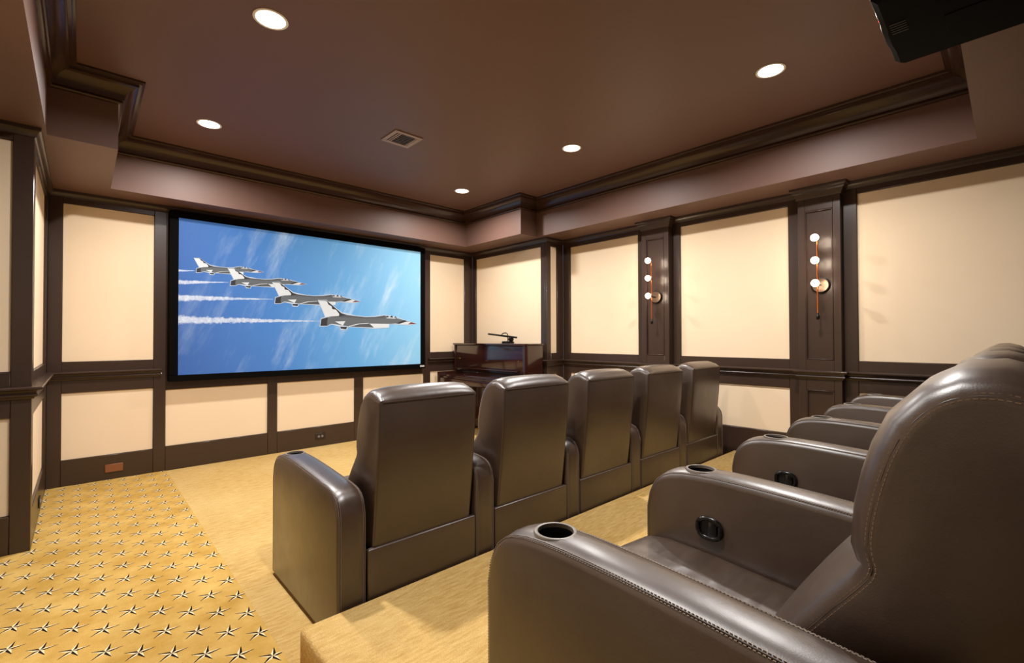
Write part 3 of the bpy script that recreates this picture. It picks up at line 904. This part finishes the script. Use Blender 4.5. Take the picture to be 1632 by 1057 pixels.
# plan outline with chamfered corners and a forward lens nose
plan = [(X0 + 0.03, Y0), (X1 - 0.03, Y0), (X1, Y0 + 0.03), (X1, Y1 - 0.022), (X1 - 0.022, Y1), (0.10, Y1), (0.06, Y1 + 0.003), (-0.03, Y1 + 0.003), (-0.06, Y1), (X0 + 0.03, Y1), (X0, Y1 - 0.03), (X0, Y0 + 0.03)]
rings = []
for z, d in ((PZ0, 0.016), (PZ0 + 0.016, 0.0), (PZ1 - 0.016, 0.0), (PZ1, 0.016)):
    rings.append([bm.verts.new((q[0], q[1], z)) for q in inset(plan, d)])
n_ = len(plan)
for A, B in zip(rings, rings[1:]):
    for q in range(n_):
        bm.faces.new((A[q], A[(q + 1) % n_], B[(q + 1) % n_], B[q]))
bm.faces.new(rings[0]); bm.faces.new(rings[-1])
finish('body', bm, PROJ, jr, 30)
finish('edge_glint', tube(bmesh.new(), [(q[0], q[1], PZ0 + 0.030) for q in inset(plan, -0.0005)][3:12], 0.0035, 6), PROJ_EDGE, jr, 60)  # highlight along the shell's lit edge, painted as a pale tube
finish('lens_barrel', lathe(bmesh.new(), [(0.050, -0.02), (0.056, 0.02), (0.054, 0.026), (0.046, 0.026), (0.044, 0.006), (0.0405, 0.004)], 28, (-0.19, Y1 - 0.024, (PZ0 + PZ1) / 2 + 0.02), 'Y', cap=False), PROJ, jr, 40)
finish('lens', lathe(bmesh.new(), [(0.045, 0.004), (0.03, 0.012), (0.001, 0.015)], 28, (-0.19, Y1 - 0.014, (PZ0 + PZ1) / 2 + 0.02), 'Y'), LENS, jr, 60)
for q in range(5):
    boxobj('vent_slot', -0.085 + q * 0.015, -0.080 + q * 0.015, 0.185, 0.225, PZ0 - 0.0012, PZ0 + 0.001, new_mat('slot_grey', srgb(40, 35, 33), 0.5)[0] if q == 0 else bpy.data.materials['slot_grey'], jr)
boxobj('access_hatch', -0.02, 0.10, -0.20, 0.10, PZ0 - 0.0015, PZ0 + 0.001, PROJ, jr, 0.0006)
finish('status_light', lathe(bmesh.new(), [(0.005, 0.0), (0.004, 0.003), (0.0005, 0.004)], 12, (-0.085, Y1 + 0.0005, PZ0 + 0.028), 'Y'), RED_LED, jr, 60)
finish('mount_plate', lathe(bmesh.new(), [(0.001, -0.0005), (0.055, -0.0005), (0.055, -0.010), (0.001, -0.011)], 24, (0, -0.03, 0)), BLACK_METAL, jr, 40)
finish('mount_pole', tube(bmesh.new(), [(0, -0.03, -0.010), (0, -0.03, PZ1 - 0.002)], 0.018, 14), BLACK_METAL, jr, 60)

# ------------------------------------------------------------------ wall plates
r = empty('cable_cover_plate', (0.220, FRONT, 0.107))
tag(r, 'plain brown blank cover plate low on the wall above the star carpet', 'wall plate')
boxobj('plate', -0.064, 0.064, -0.008, -0.0003, -0.037, 0.037, COVER_BROWN, r, 0.003)
for x in (-0.045, 0.045):
    finish('screw', lathe(bmesh.new(), [(0.004, 0.0), (0.003, -0.0015), (0.0004, -0.002)], 10, (x, -0.0078, 0), 'Y'), COVER_BROWN, r, 50)
r = empty('wall_outlet', (2.103, FRONT, 0.125))
tag(r, 'dark double wall outlet below the screen panels near the carpet', 'outlet')
boxobj('plate', -0.058, 0.058, -0.008, -0.0003, -0.036, 0.036, OUTLET_DARK, r, 0.003)
for x in (-0.02, 0.02):
    finish('socket', lathe(bmesh.new(), [(0.014, 0.0), (0.013, -0.003), (0.0004, -0.003)], 16, (x, -0.0078, -0.004), 'Y'), OUTLET_SLOT, r, 50)
r = empty('wall_outlet', (ALC_L, 4.86, 0.105))
tag(r, 'small dark outlet on the side wall beside the star carpet', 'outlet')
boxobj('plate', 0.0003, 0.008, -0.058, 0.058, -0.036, 0.036, OUTLET_DARK, r, 0.003)
for y in (-0.02, 0.02):
    finish('socket', lathe(bmesh.new(), [(0.014, 0.0), (0.013, 0.003), (0.0004, 0.003)], 16, (0.0078, y, 0), 'X'), OUTLET_SLOT, r, 50)
